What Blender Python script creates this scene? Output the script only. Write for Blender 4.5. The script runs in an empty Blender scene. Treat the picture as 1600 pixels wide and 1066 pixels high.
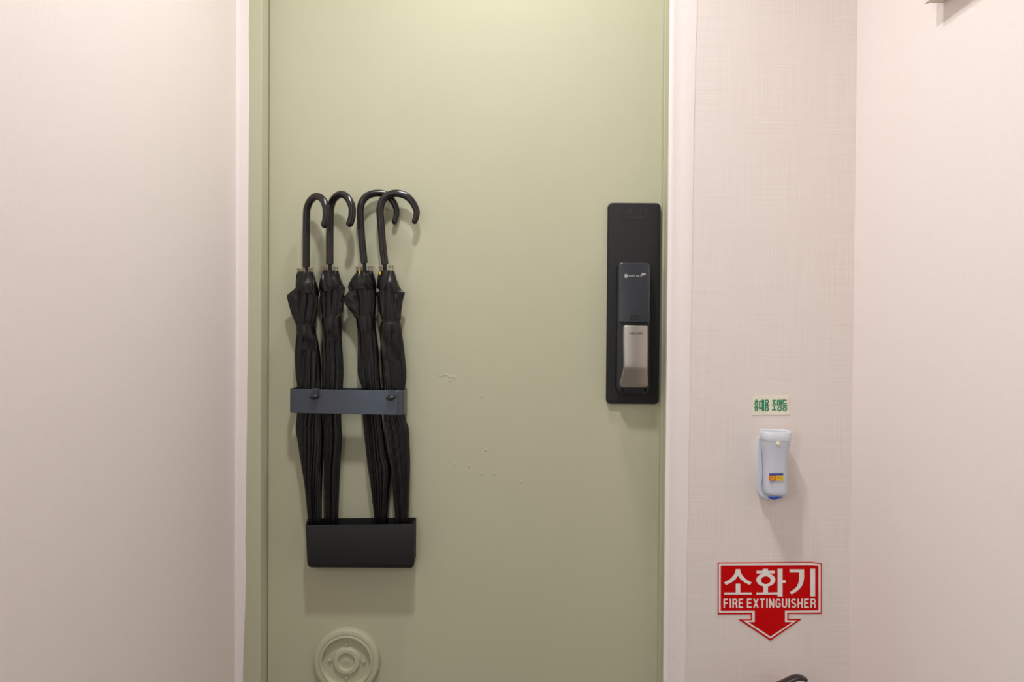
import bpy, bmesh, math, random
from mathutils import Vector, Matrix
R = math.radians
C = bpy.context.scene
COL = C.collection

# ------------------------------------------------------------------ camera
CZ = 1.15                      # camera height
CAM_Y = -1.6
F = 1600 * 24.0 / 36.0         # focal length in pixels of the 1600 x 1066 frame
ROT = Matrix.Rotation(R(89.3), 4, 'X') @ Matrix.Rotation(R(0.41), 4, 'Z')
cam_d = bpy.data.cameras.new('camera'); cam_d.lens = 24; cam_d.sensor_width = 36
cam_d.clip_start = 0.02
cam = bpy.data.objects.new('camera', cam_d); COL.objects.link(cam)
cam.matrix_world = Matrix.Translation((0, CAM_Y, CZ)) @ ROT
C.camera = cam

# ------------------------------------------------------------------ world, lights, exposure
w = bpy.data.worlds.new('World'); C.world = w; w.use_nodes = True
w.node_tree.nodes['Background'].inputs[0].default_value = (0.9, 0.93, 1.0, 1)
w.node_tree.nodes['Background'].inputs[1].default_value = 0.25
C.view_settings.view_transform = 'Standard'
try: C.view_settings.look = 'None'
except Exception: pass
C.view_settings.exposure = 0.0
C.view_settings.gamma = 1.0
C.view_settings.use_curve_mapping = False
CEIL = 2.62

def area(name, loc, target, size, power, col, shape='DISK', size_y=None):
    d = bpy.data.lights.new(name, 'AREA'); d.shape = shape; d.size = size
    if size_y: d.size_y = size_y
    d.energy = power; d.color = col
    o = bpy.data.objects.new(name, d); COL.objects.link(o); o.location = loc
    o.rotation_euler = (Vector(target) - Vector(loc)).to_track_quat('-Z', 'Y').to_euler()
    return o
# two downlights of the entrance, ceiling lamp of the hall behind, glazed door at the far end, lit room on the left behind
lamp = area('entrance_downlight', (-0.14, -0.86, 2.60), (-0.14, -0.86, 0), 0.12, 12.8, (0.978, 0.985, 1.0))
lamp.data.spread = R(143)
lamp2 = area('door_downlight', (0.03, -0.36, 2.60), (0.03, -0.36, 0), 0.12, 6.0, (0.978, 0.985, 1.0))
lamp2.data.spread = R(143)
area('hall_ceiling_lamp', (-0.62, -3.9, 2.5), (-0.62, -3.9, 0), 0.34, 24.0, (1.0, 0.98, 0.95))
area('hall_glass_door', (-1.05, -5.15, 1.15), (-1.05, 0, 1.15), 0.9, 12.0, (0.72, 0.86, 1.0), 'RECTANGLE', 1.7)
area('room_lamp_left', (-1.75, -3.0, 1.7), (0.6, 0, 0.9), 0.8, 17.0, (1.0, 0.96, 0.92))

# ------------------------------------------------------------------ pixel -> point on the plane y = Y
R3 = ROT.to_3x3()
def at(px, py, Y=0.0):
    d = R3 @ Vector(((px - 800) / F, -(py - 533) / F, -1.0))
    t = (Y - CAM_Y) / d.y
    return Vector((d.x * t, Y, CZ + d.z * t))

# ------------------------------------------------------------------ materials
def nm(name):
    m = bpy.data.materials.new(name); m.use_nodes = True
    nt = m.node_tree; b = nt.nodes['Principled BSDF']
    return m, nt, b
def srgb(r, g, b):
    f = lambda c: (c / 255) / 12.92 if c / 255 <= 0.04045 else ((c / 255 + 0.055) / 1.055) ** 2.4
    return (f(r), f(g), f(b), 1)
def N(nt, t, **kw):
    n = nt.nodes.new(t)
    for k, v in kw.items(): setattr(n, k, v)
    return n
def mapped(nt, scale, coord='Object'):
    tc = N(nt, 'ShaderNodeTexCoord'); mp = N(nt, 'ShaderNodeMapping')
    mp.inputs['Scale'].default_value = scale
    nt.links.new(tc.outputs[coord], mp.inputs['Vector'])
    return mp
def noise(nt, scale3, sc, detail=3.0, rough=0.5):
    n = N(nt, 'ShaderNodeTexNoise'); n.inputs['Scale'].default_value = sc
    n.inputs['Detail'].default_value = detail; n.inputs['Roughness'].default_value = rough
    nt.links.new(mapped(nt, scale3).outputs[0], n.inputs['Vector'])
    return n
def mixcol(nt, fac, a, b):
    m = N(nt, 'ShaderNodeMix', data_type='RGBA')
    if hasattr(fac, 'is_linked') or hasattr(fac, 'links'): nt.links.new(fac, m.inputs[0])
    else: m.inputs[0].default_value = fac
    m.inputs[6].default_value = a; m.inputs[7].default_value = b
    return m.outputs[2]
def ramp(nt, src, p0, p1):
    r = N(nt, 'ShaderNodeMapRange'); r.inputs['From Min'].default_value = p0; r.inputs['From Max'].default_value = p1
    nt.links.new(src, r.inputs['Value']); return r.outputs[0]
def add_bump(nt, b, src, strength, dist, prev=None):
    u = N(nt, 'ShaderNodeBump'); u.inputs['Strength'].default_value = strength; u.inputs['Distance'].default_value = dist
    nt.links.new(src, u.inputs['Height'])
    if prev: nt.links.new(prev, u.inputs['Normal'])
    nt.links.new(u.outputs[0], b.inputs['Normal']); return u.outputs[0]
def simple(name, col, rough=0.5, metal=0.0, nscale=60.0, var=0.12, bump=0.05, spec=None, coat=0.0, stretch=(1, 1, 1)):
    m, nt, b = nm(name)
    n = noise(nt, stretch, nscale)
    dark = (col[0] * (1 - var), col[1] * (1 - var), col[2] * (1 - var), 1)
    lite = (min(1, col[0] * (1 + var)), min(1, col[1] * (1 + var)), min(1, col[2] * (1 + var)), 1)
    nt.links.new(mixcol(nt, n.outputs[0], dark, lite), b.inputs['Base Color'])
    b.inputs['Roughness'].default_value = rough; b.inputs['Metallic'].default_value = metal
    if spec is not None: b.inputs['Specular IOR Level'].default_value = spec
    b.inputs['Coat Weight'].default_value = coat
    if bump: add_bump(nt, b, n.outputs[0], bump, 0.001)
    return m

def paint_mat():
    m, nt, b = nm('green_door_paint')
    n1 = noise(nt, (1, 1, 1), 5.0, 3); n2 = noise(nt, (1, 1, 1), 260.0, 2); n3 = noise(nt, (1, 1, 1), 22.0, 5, 0.6)
    nt.links.new(mixcol(nt, n1.outputs[0], srgb(185, 183, 156), srgb(189, 187, 160)), b.inputs['Base Color'])
    b.inputs['Roughness'].default_value = 0.55
    b.inputs['Specular IOR Level'].default_value = 0.22
    p = add_bump(nt, b, n2.outputs[0], 0.10, 0.0006)
    add_bump(nt, b, ramp(nt, n3.outputs[0], 0.58, 0.75), 0.10, 0.0012, p)
    return m
PAINT = paint_mat()

def weave_mat():
    m, nt, b = nm('woven_wallpaper')
    h = noise(nt, (6, 1, 1200), 1.0, 2.5, 0.6); v = noise(nt, (900, 1, 5), 1.0, 2.5, 0.6)
    a = N(nt, 'ShaderNodeMath', operation='MULTIPLY_ADD'); a.inputs[1].default_value = 1.25
    nt.links.new(h.outputs[0], a.inputs[0]); nt.links.new(v.outputs[0], a.inputs[2])
    f = ramp(nt, a.outputs[0], 0.85, 1.45)
    big = noise(nt, (1, 1, 1), 2.2, 2)
    nt.links.new(mixcol(nt, f, srgb(219, 207, 200), srgb(231, 221, 214)), b.inputs['Base Color'])
    b.inputs['Roughness'].default_value = 0.75; b.inputs['Specular IOR Level'].default_value = 0.25
    add_bump(nt, b, a.outputs[0], 0.35, 0.0006)
    return m
WEAVE = weave_mat()

def paper_mat(name, c0, c1, fine=700):
    m, nt, b = nm(name)
    n = noise(nt, (1, 1, 1), fine, 3, 0.6); h = noise(nt, (380, 380, 90), 1.0, 2)
    a = N(nt, 'ShaderNodeMath', operation='ADD'); nt.links.new(n.outputs[0], a.inputs[0]); nt.links.new(h.outputs[0], a.inputs[1])
    nt.links.new(mixcol(nt, ramp(nt, a.outputs[0], 0.7, 1.3), c0, c1), b.inputs['Base Color'])
    b.inputs['Roughness'].default_value = 0.6; b.inputs['Specular IOR Level'].default_value = 0.3
    big = noise(nt, (1, 1, 0.6), 9.0, 2)
    p = add_bump(nt, b, a.outputs[0], 0.18, 0.0006)
    add_bump(nt, b, big.outputs[0], 0.25, 0.004, p)
    return m
SIDE = paper_mat('smooth_pinkish_wallpaper', srgb(229, 218, 213), srgb(232, 222, 217))
STRIP = paper_mat('smooth_cream_wallpaper', srgb(232, 222, 218), srgb(236, 227, 223), 500)
WHITE = simple('white_ceiling_paint', srgb(226, 222, 216), 0.8)
FLOORM = simple('dark_floor_tile', srgb(104, 98, 92), 0.45, nscale=9)

HANDLE = simple('dark_brown_black_plastic', srgb(26, 22, 22), 0.24, nscale=25, var=0.25, bump=0.02, spec=0.5)
SHAFT = simple('black_lacquered_steel', srgb(22, 22, 24), 0.25, metal=0.3, bump=0.0)
def fabric_mat():
    m, nt, b = nm('black_umbrella_fabric')
    n = noise(nt, (1, 1, 1), 900, 2); c = noise(nt, (1, 1, 0.25), 40, 3, 0.5)
    nt.links.new(mixcol(nt, c.outputs[0], srgb(6, 5, 5), srgb(10, 9, 9)), b.inputs['Base Color'])
    b.inputs['Roughness'].default_value = 0.37; b.inputs['Specular IOR Level'].default_value = 0.42
    p = add_bump(nt, b, n.outputs[0], 0.12, 0.0003)
    add_bump(nt, b, c.outputs[0], 0.14, 0.004, p)
    return m
FABRIC = fabric_mat()
BRASS = simple('pale_brass', srgb(140, 124, 102), 0.35, metal=0.8, bump=0)
YELLOW = simple('yellow_tag', srgb(205, 160, 30), 0.5, bump=0)
GUN = simple('gunmetal_painted_steel', srgb(74, 79, 88), 0.3, metal=0.35, nscale=400, var=0.05, bump=0.03)
HOOKM = simple('dark_hook_steel', srgb(60, 63, 70), 0.3, metal=0.35, nscale=400, var=0.05, bump=0.03)
PEG = simple('dark_peg_rubber', srgb(36, 36, 39), 0.35, bump=0)
TRAY = simple('matte_black_tray_plastic', srgb(29, 29, 29), 0.62, nscale=500, var=0.08, bump=0.08, spec=0.3)
LOCKP = simple('matte_black_lock_plate', srgb(31, 31, 31), 0.5, nscale=700, var=0.06, bump=0.05, spec=0.3)
LOCKB = simple('black_lock_housing', srgb(30, 30, 32), 0.32, bump=0.0)
LOCKC = simple('glossy_dark_lock_cover', srgb(48, 50, 55), 0.24, bump=0.0, spec=0.6)
EMB = simple('embossed_black', srgb(45, 45, 46), 0.55, bump=0.0, spec=0.4)
ICON = simple('black_print', srgb(6, 6, 7), 0.7, bump=0.0)
SILVER = simple('satin_champagne_metal', srgb(176, 168, 160), 0.36, metal=0.75, nscale=300, var=0.04, bump=0.02)
GREYP = simple('grey_print', srgb(165, 165, 168), 0.5, bump=0.0)
DGREYP = simple('dark_grey_print', srgb(84, 80, 78), 0.5, bump=0.0)
LAMPW = simple('bluish_white_plastic', srgb(216, 219, 228), 0.3, nscale=30, var=0.02, bump=0.0)
LAMPG = simple('grey_white_plastic', srgb(196, 199, 208), 0.34, nscale=30, var=0.02, bump=0.0)
LENS = simple('grey_lens_plastic', srgb(170, 172, 180), 0.2, bump=0.0)
CREAM = simple('cream_button', srgb(232, 226, 190), 0.4, bump=0.0)
BLUE = simple('blue_plastic', srgb(22, 62, 160), 0.35, bump=0.0)
CORD = simple('grey_blue_cord', srgb(120, 128, 150), 0.6, bump=0.0)
LBLUE = simple('label_blue', srgb(58, 72, 150), 0.5, bump=0.0)
LORNG = simple('label_orange', srgb(214, 66, 20), 0.5, bump=0.0)
LYEL = simple('label_yellow', srgb(238, 196, 20), 0.5, bump=0.0)
LTXT = simple('label_brown_text', srgb(150, 120, 40), 0.5, bump=0.0)
RED = simple('red_sign_vinyl', srgb(196, 0, 4), 0.45, nscale=120, var=0.06, bump=0.03, spec=0.12)
SWHITE = simple('white_sign_vinyl', srgb(232, 224, 218), 0.45, bump=0.0)
STICK = simple('cream_sticker_vinyl', srgb(228, 220, 200), 0.45, bump=0.0)
GREEN = simple('green_sign_ink', srgb(0, 128, 84), 0.5, bump=0.0)
EXTRED = simple('red_cylinder_paint', srgb(190, 16, 20), 0.25, bump=0.0)
EXTBLK = simple('black_lever_steel', srgb(42, 34, 33), 0.38, nscale=90, var=0.2, bump=0.04)
PANEL = simple('cream_panel_steel', srgb(222, 210, 200), 0.5, bump=0.0)

# ------------------------------------------------------------------ object helpers
def empty(name, loc, label=None, cat=None, group=None):
    o = bpy.data.objects.new(name, None); COL.objects.link(o); o.location = loc
    o.empty_display_size = 0.03
    tag(o, label, cat, group); return o
def tag(o, label=None, cat=None, group=None, kind=None):
    if label: o['label'] = label
    if cat: o['category'] = cat
    if group: o['group'] = group
    if kind: o['kind'] = kind
    return o
def origin_of(p):
    v = Vector((0, 0, 0))
    while p: v += p.location; p = p.parent
    return v
def finish(name, bm, mat, parent=None, smooth=True, angle=35, origin=None):
    """bm holds world coordinates; the object gets its own origin and, if given, a parent."""
    bmesh.ops.remove_doubles(bm, verts=bm.verts, dist=1e-6)
    bmesh.ops.recalc_face_normals(bm, faces=bm.faces)
    po = origin_of(parent)
    if origin is None:
        if parent: origin = po
        else:
            xs = [v.co for v in bm.verts]
            origin = Vector([(min(c[i] for c in xs) + max(c[i] for c in xs)) / 2 for i in range(3)])
            origin.z = min(c.z for c in xs)
    origin = Vector(origin)
    bmesh.ops.translate(bm, verts=bm.verts, vec=-origin)
    if smooth:
        for f in bm.faces: f.smooth = True
        for e in bm.edges:
            if len(e.link_faces) == 2 and e.calc_face_angle(0) > R(angle): e.smooth = False
    me = bpy.data.meshes.new(name); bm.to_mesh(me); bm.free(); me.materials.append(mat)
    o = bpy.data.objects.new(name, me); COL.objects.link(o)
    if parent: o.parent = parent
    o.location = origin - po
    return o
def structure(name, bm, mat, smooth=False):
    return tag(finish(name, bm, mat, None, smooth, origin=(0, 0, 0)), kind='structure')

def loft(bm, rings, closed=True, cap0=True, cap1=True):
    vs = [[bm.verts.new(p) for p in r] for r in rings]
    n = len(vs[0])
    for a, b in zip(vs, vs[1:]):
        for i in range(n if closed else n - 1):
            j = (i + 1) % n
            try: bm.faces.new((a[i], a[j], b[j], b[i]))
            except ValueError: pass
    if closed and cap0: bm.faces.new(vs[0])
    if closed and cap1: bm.faces.new(list(reversed(vs[-1])))
    return vs
def box(bm, x0, x1, y0, y1, z0, z1):
    p = lambda y: [Vector((x0, y, z0)), Vector((x1, y, z0)), Vector((x1, y, z1)), Vector((x0, y, z1))]
    loft(bm, [p(y0), p(y1)])
def catmull(pts, k=6):
    pts = [Vector(p) for p in pts]; out = []
    for i in range(len(pts) - 1):
        p0 = pts[max(0, i - 1)]; p1 = pts[i]; p2 = pts[i + 1]; p3 = pts[min(len(pts) - 1, i + 2)]
        for s in range(k):
            t = s / k
            out.append(0.5 * (2 * p1 + (p2 - p0) * t + (2 * p0 - 5 * p1 + 4 * p2 - p3) * t * t + (3 * p1 - p0 - 3 * p2 + p3) * t ** 3))
    out.append(pts[-1]); return out
def tube(bm, pts, radii, seg=14, round0=False, round1=False, flat=1.0):
    pts = [Vector(p) for p in pts]
    if not isinstance(radii, (list, tuple)): radii = [radii] * len(pts)
    pts, radii = list(pts), list(radii)
    def dome(p, d, r):
        return [(p + d * r * math.sin(a), r * max(0.05, math.cos(a))) for a in (0.5, 0.95, 1.3, 1.52)]
    if round1:
        d = (pts[-1] - pts[-2]).normalized()
        for p, r in dome(pts[-1], d, radii[-1]): pts.append(p); radii.append(r)
    if round0:
        d = (pts[0] - pts[1]).normalized()
        ex = dome(pts[0], d, radii[0]); ex.reverse()
        pts = [e[0] for e in ex] + pts; radii = [e[1] for e in ex] + radii
    up = None; rings = []
    for i, p in enumerate(pts):
        d = (pts[min(i + 1, len(pts) - 1)] - pts[max(i - 1, 0)]).normalized()
        if up is None:
            up = Vector((0, 1, 0)) if abs(d.y) < 0.9 else Vector((1, 0, 0))
        up = (up - d * up.dot(d)).normalized(); s = d.cross(up)
        rings.append([p + (up * math.cos(2 * math.pi * k / seg) * flat + s * math.sin(2 * math.pi * k / seg)) * radii[i] for k in range(seg)])
    loft(bm, rings)
def rrect(x0, x1, z0, z1, r, seg=6, rb=None):
    """rounded rectangle outline in x, z; r top corners, rb bottom corners"""
    rb = r if rb is None else rb; out = []
    for cx, cz, a0, rr in ((x1, z1, 0, r), (x0, z1, 90, r), (x0, z0, 180, rb), (x1, z0, 270, rb)):
        sx = -1 if cx == x1 else 1; sz = -1 if cz == z1 else 1
        for k in range(seg + 1):
            a = R(a0 + 90 * k / seg)
            out.append((cx + sx * rr + rr * math.cos(a), cz + sz * rr + rr * math.sin(a)))
    return out
def plate(bm, x0, x1, z0, z1, r, yb, yf, bevel=0.0, seg=6, rb=None):
    """rounded plate from y = yb (back) to y = yf (front), front edge bevelled"""
    L = lambda ins, y: [Vector((x, y, z)) for x, z in rrect(x0 + ins, x1 - ins, z0 + ins, z1 - ins, max(r - ins, 1e-4), seg, None if rb is None else max(rb - ins, 1e-4))]
    rings = [L(0, yb)]
    if bevel:
        for a in (0, 30, 60, 90):
            rings.append(L(bevel * (1 - math.cos(R(a))), yf + bevel * (1 - math.sin(R(a)))))
    else: rings.append(L(0, yf))
    loft(bm, rings)
def pxbox(L, T, Rr, B, Y):
    """pixel box to x0, x1, z0, z1 on plane y = Y"""
    a = at((L + Rr) / 2, T, Y); b = at((L + Rr) / 2, B, Y); l = at(L, (T + B) / 2, Y); r = at(Rr, (T + B) / 2, Y)
    return l.x, r.x, b.z, a.z
def prism(bm, pts, depth):
    """flat outline (points in one plane y) thickened towards the wall by depth"""
    f = [bm.verts.new(p) for p in pts]; k = [bm.verts.new(Vector((p.x, p.y + depth, p.z))) for p in pts]
    bm.faces.new(f); bm.faces.new(list(reversed(k)))
    n = len(f)
    for i in range(n): bm.faces.new((f[i], k[i], k[(i + 1) % n], f[(i + 1) % n]))
def poly(bm, pts): bm.faces.new([bm.verts.new(p) for p in pts])
def ribbon(bm, pts, wdt, to3d, closed=False):
    """flat stroke of constant width along 2D points with mitred joints"""
    P = [Vector((p[0], p[1])) for p in pts]; n = len(P); rows = []
    for i in range(n):
        a = P[i - 1] if (i or closed) else None
        b = P[(i + 1) % n] if (i < n - 1 or closed) else None
        d1 = (P[i] - a).normalized() if a is not None else None
        d2 = (b - P[i]).normalized() if b is not None else None
        if d1 is None: d1 = d2
        if d2 is None: d2 = d1
        t = d1 + d2
        t = t.normalized() if t.length > 1e-6 else d1
        nn = Vector((-t.y, t.x)); c = max(0.5, nn.dot(Vector((-d1.y, d1.x))))
        o = nn * (wdt / 2 / c); rows.append((P[i] + o, P[i] - o))
    vs = [(bm.verts.new(to3d(*r[0])), bm.verts.new(to3d(*r[1]))) for r in rows]
    for i in range(n if closed else n - 1):
        j = (i + 1) % n
        bm.faces.new((vs[i][0], vs[j][0], vs[j][1], vs[i][1]))
def arc(cx, cy, rx, ry, a0, a1, n=10):
    return [(cx + rx * math.cos(R(a0 + (a1 - a0) * k / n)), cy + ry * math.sin(R(a0 + (a1 - a0) * k / n))) for k in range(n + 1)]
def circ(cx, cy, rx, ry, n=20): return arc(cx, cy, rx, ry, 0, 360, n)[:-1]

# stroke letters in a 1 x 1 box, v downwards
def _s(): return arc(.5, .28, .4, .20, -25, -180, 8)[:-1] + [(.1, .30), (.2, .41), (.5, .5), (.8, .6), (.9, .70)] + arc(.5, .72, .4, .20, 0, 155, 8)[1:]
GL = {
 'F': [[(.1, 0), (.1, 1)], [(.1, .07), (.95, .07)], [(.1, .48), (.85, .48)]],
 'I': [[(.5, 0), (.5, 1)]],
 'R': [[(.1, 0), (.1, 1)], [(.1, .07), (.6, .07)] + arc(.6, .28, .32, .21, -80, 80, 8) + [(.6, .5), (.1, .5)], [(.72, .5), (.88, .7), (.92, 1)]],
 'E': [[(.1, 0), (.1, 1)], [(.1, .07), (.95, .07)], [(.1, .48), (.88, .48)], [(.1, .93), (.97, .93)]],
 'X': [[(.05, 0), (.95, 1)], [(.95, 0), (.05, 1)]],
 'T': [[(0, .07), (1, .07)], [(.5, .07), (.5, 1)]],
 'N': [[(.1, 1), (.1, 0)], [(.1, .02), (.9, .98)], [(.9, 1), (.9, 0)]],
 'G': [arc(.5, .29, .4, .21, -15, -180, 8) + arc(.5, .71, .4, .21, 180, 10, 8) + [(.9, .6), (.9, .56), (.55, .56)]],
 'U': [[(.1, 0), (.1, .7)] + arc(.5, .7, .4, .22, 170, 10, 8) + [(.9, .7), (.9, 0)]],
 'S': [_s()],
 'H': [[(.1, 0), (.1, 1)], [(.9, 0), (.9, 1)], [(.1, .5), (.9, .5)]],
 'O': [circ(.5, .5, .42, .45, 16) + [(.92, .5)]],
 'L': [[(.1, 0), (.1, .93), (.95, .93)]],
 'Y': [[(.05, 0), (.5, .5)], [(.95, 0), (.5, .5), (.5, 1)]],
 'W': [[(0, 0), (.25, 1), (.5, .2), (.75, 1), (1, 0)]],
 'K': [[(.1, 0), (.1, 1)], [(.9, 0), (.15, .55)], [(.4, .4), (.92, 1)]],
 'M': [[(.05, 1), (.05, 0), (.5, .7), (.95, 0), (.95, 1)]],
 'P': [[(.1, 1), (.1, .06), (.6, .06)] + arc(.6, .29, .32, .23, -80, 80, 8) + [(.6, .52), (.1, .52)]],
 'A': [[(.02, 1), (.5, 0), (.98, 1)], [(.2, .65), (.8, .65)]],
 'J': [[(.8, 0), (.8, .75)] + arc(.5, .75, .3, .2, 0, 180, 6)],
 'B': [[(.1, .06), (.6, .06)] + arc(.6, .28, .3, .21, -80, 80, 6) + [(.6, .49), (.1, .49)], [(.1, .49), (.6, .49)] + arc(.6, .72, .34, .22, -80, 80, 6) + [(.6, .94), (.1, .94)], [(.1, 0), (.1, 1)]],
 '-': [[(.1, .55), (.9, .55)]],
 # hangul syllables
 '휴': [[(.35, .03), (.65, .03)], [(.08, .15), (.92, .15)], circ(.5, .39, .27, .14), [(0, .65), (1, .65)], [(.3, .65), (.3, 1)], [(.7, .65), (.7, 1)]],
 '대': [[(.5, .14), (.08, .14), (.08, .78), (.52, .72)], [(.66, .0), (.66, .98)], [(.93, 0), (.93, 1)], [(.66, .45), (.93, .45)]],
 '용': [circ(.5, .17, .33, .14), [(0, .54), (1, .54)], [(.33, .33), (.33, .54)], [(.67, .33), (.67, .54)], circ(.5, .82, .36, .14)],
 '조': [[(.08, .08), (.92, .08)], [(.5, .08), (.42, .32), (.06, .55)], [(.5, .2), (.62, .36), (.94, .55)], [(.5, .52), (.5, .88)], [(0, .9), (1, .9)]],
 '명': [[(.06, .07), (.5, .07), (.5, .48), (.06, .48), (.06, .07)], [(.88, 0), (.88, .6)], [(.5, .19), (.88, .19)], [(.5, .37), (.88, .37)], circ(.52, .8, .38, .16)],
 '등': [[(.92, .06), (.12, .06), (.12, .35), (.94, .35)], [(0, .54), (1, .54)], circ(.5, .82, .38, .14)],
}
def is_loop(ch, s): return len(s) == 20
def text(bm, txt, x0, x1, y0, y1, stroke, to3d, gap=0.28, widths=None):
    """letters laid into the box x0..x1, y0..y1 (pixel-like units), each drawn as strokes"""
    widths = widths or {}
    wd = [widths.get(c, 1.0) for c in txt]
    tot = sum(wd) + gap * (len(txt) - 1); u = (x1 - x0) / tot; x = x0; k_ = 0
    for c, q in zip(txt, wd):
        for s in GL.get(c, []):
            pts = [(x + p[0] * q * u, y0 + p[1] * (y1 - y0)) for p in s]
            lift = Vector((0, -3e-5 * (k_ % 7), 0)); k_ += 1
            ribbon(bm, pts, stroke, lambda a, b_, l_=lift: to3d(a, b_) + l_, closed=is_loop(c, s))
        x += (q + gap) * u

# ------------------------------------------------------------------ the setting
XL, XR = at(369, 533, -.042).x, at(1333, 533, -.06).x      # side walls
YW = -0.06                                                  # plane of the papered wall right of the door
b = bmesh.new(); box(b, XL - .1, XL, -1.5, 0.0, 0, CEIL); structure('wall_left', b, SIDE)
b = bmesh.new(); box(b, XR, XR + .1, -1.5, 0.05, 0, CEIL); structure('wall_right', b, SIDE)
xd0, xd1 = at(418.4, 533).x, at(1034.0, 533).x              # door leaf
b = bmesh.new(); box(b, xd1 + .012, XR, YW, 0.05, 0, CEIL); structure('wall_back', b, WEAVE)
b = bmesh.new(); box(b, -2.2, 2.2, -5.2, 0.1, CEIL, CEIL + .05); structure('ceiling', b, WHITE)
b = bmesh.new(); box(b, -2.2, 2.2, -5.2, 0.1, -.05, 0); structure('floor', b, FLOORM)
b = bmesh.new(); box(b, -2.2, 2.2, -5.25, -5.2, 0, CEIL); structure('wall_front', b, WHITE)
b = bmesh.new(); box(b, -2.2, XL - .1, -1.5, -1.45, 0, CEIL); structure('wall_hall_left', b, SIDE)
b = bmesh.new(); box(b, -2.2, -2.1, -5.2, -1.5, 0, CEIL); structure('wall_hall_far_left', b, WHITE)
b = bmesh.new(); box(b, XR + .1, 2.2, -1.5, -1.45, 0, CEIL); structure('wall_hall_right', b, SIDE)
b = bmesh.new(); box(b, 2.1, 2.2, -5.2, -1.5, 0, CEIL); structure('wall_hall_far_right', b, WHITE)
DT = 2.06                                                   # door head
b = bmesh.new()
L = lambda ins, y: [Vector((xd0 + ins, y, .01)), Vector((xd1 - ins, y, .01)), Vector((xd1 - ins, y, DT - ins)), Vector((xd0 + ins, y, DT - ins))]
loft(b, [L(0, .045), L(0, .003), L(.003, 0.0)])
door = structure('door_1', b, PAINT)

# blistered paint on the door: low ridges and drips
random.seed(5)
b = bmesh.new()
def ridge(pts, r):
    q = catmull([at(x, y, 0.0004) for x, y in pts], 4)
    n = len(q); tube(b, q, [1.5 * r * (0.35 + 0.65 * math.sin(math.pi * (i + .5) / n)) for i in range(n)], 8, flat=0.75)
Z = lambda x, y: (660 + x / 5.33, 560 + y / 5.33)
for pts, r in (([(70, 95), (115, 130), (150, 148), (200, 135), (225, 155), (260, 150), (275, 165), (310, 145)], .0011),
               ([(385, 150), (405, 140), (440, 125)], .0009), ([(450, 178), (480, 200)], .0009), ([(520, 190), (565, 178)], .0006),
               ([(485, 145), (500, 135), (540, 130)], .0007), ([(800, 355), (830, 340)], .0008), ([(560, 410), (600, 405), (640, 415)], .0005), ([(690, 490), (730, 480), (780, 492)], .0005),
               ([(810, 1030), (830, 980), (870, 900)], .0005), ([(190, 620), (220, 690)], .0005), ([(330, 550), (360, 545)], .0005)):
    ridge([Z(*p) for p in pts], r)
for x, y in ((230, 190), (495, 315), (390, 898), (420, 930), (490, 965), (600, 965), (265, 885), (818, 1030), (530, 765), (275, 165)):
    p = at(*Z(x, y), 0.0003); tube(b, [p + Vector((0, 0, -.0008)), p + Vector((0, 0, .0008))], .0020, 7, True, True, 0.8)
for pts in ([(780, 240), (790, 236), (800, 238)], [(885, 200), (892, 212)], [(905, 186), (912, 190)], [(676, 46), (682, 42), (690, 44)], [(835, 470), (842, 462)], [(706, 660), (718, 668)], [(845, 640), (860, 638)], [(985, 740), (990, 733)], [(740, 735), (748, 741)], [(870, 500), (882, 498)], [(700, 425), (704, 421)], [(820, 90), (826, 87)], [(640, 690), (648, 684)], [(960, 690), (968, 672)]):
    ridge(pts, .0006)
o = finish('paint_blister', b, PAINT, door, origin=(0, 0, 0)); o['kind'] = 'stuff'; o['label'] = 'blistered and dripped green paint'

# green steel frame around the leaf (seen: left jamb with face and return, thin return on the right)
YF = -0.038
jr = at(407.6, 533, YF).x
frame_root = empty('trim_1', (0, 0, 0)); tag(frame_root, kind='structure')
b = bmesh.new()
L = lambda y0, ins: [Vector((XL - .05, y0, 0)), Vector((jr - ins, y0, 0)), Vector((jr - ins, y0, CEIL - .3)), Vector((XL - .05, y0, CEIL - .3))]
loft(b, [[Vector((XL - .05, .05, 0)), Vector((xd0 - .0004, .05, 0)), Vector((xd0 - .0004, .05, CEIL - .3)), Vector((XL - .05, .05, CEIL - .3))],
         [Vector((XL - .05, -.0, 0)), Vector((xd0 - .0004, -.0, 0)), Vector((xd0 - .0004, -.0, CEIL - .3)), Vector((XL - .05, -.0, CEIL - .3))], L(YF + .002, 0), L(YF, .002)])
finish('jamb', b, PAINT, frame_root, False)
b = bmesh.new()
xr1 = xd1 - .0030
def jl(x, y): return [Vector((x, y, 0)), Vector((x, y, CEIL - .3))]
pr = [(xd1 + .012, -.0015), (xr1, -.0015), (xr1, -.016), (xr1 + .0012, -.0175), (xr1 + .0012, -.052), (xr1 + .003, -.0562), (xd1 + .0125, -.057)]
vs = [[b.verts.new(p) for p in jl(x, y)] for x, y in pr]
for i in range(len(vs)):
    a, c = vs[i], vs[(i + 1) % len(vs)]
    b.faces.new((a[0], c[0], c[1], a[1]))
b.faces.new([v[0] for v in vs]); b.faces.new([v[1] for v in reversed(vs)])
finish('jamb', b, PAINT, frame_root, False)
b = bmesh.new(); box(b, XL, xd1 + .012, YF, .05, DT + .003, CEIL - .3); finish('header', b, PAINT, frame_root, False)
b = bmesh.new(); box(b, XL, XR, YF - .004, .05, CEIL - .3, CEIL); structure('wall_over_door', b, WEAVE)

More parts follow.
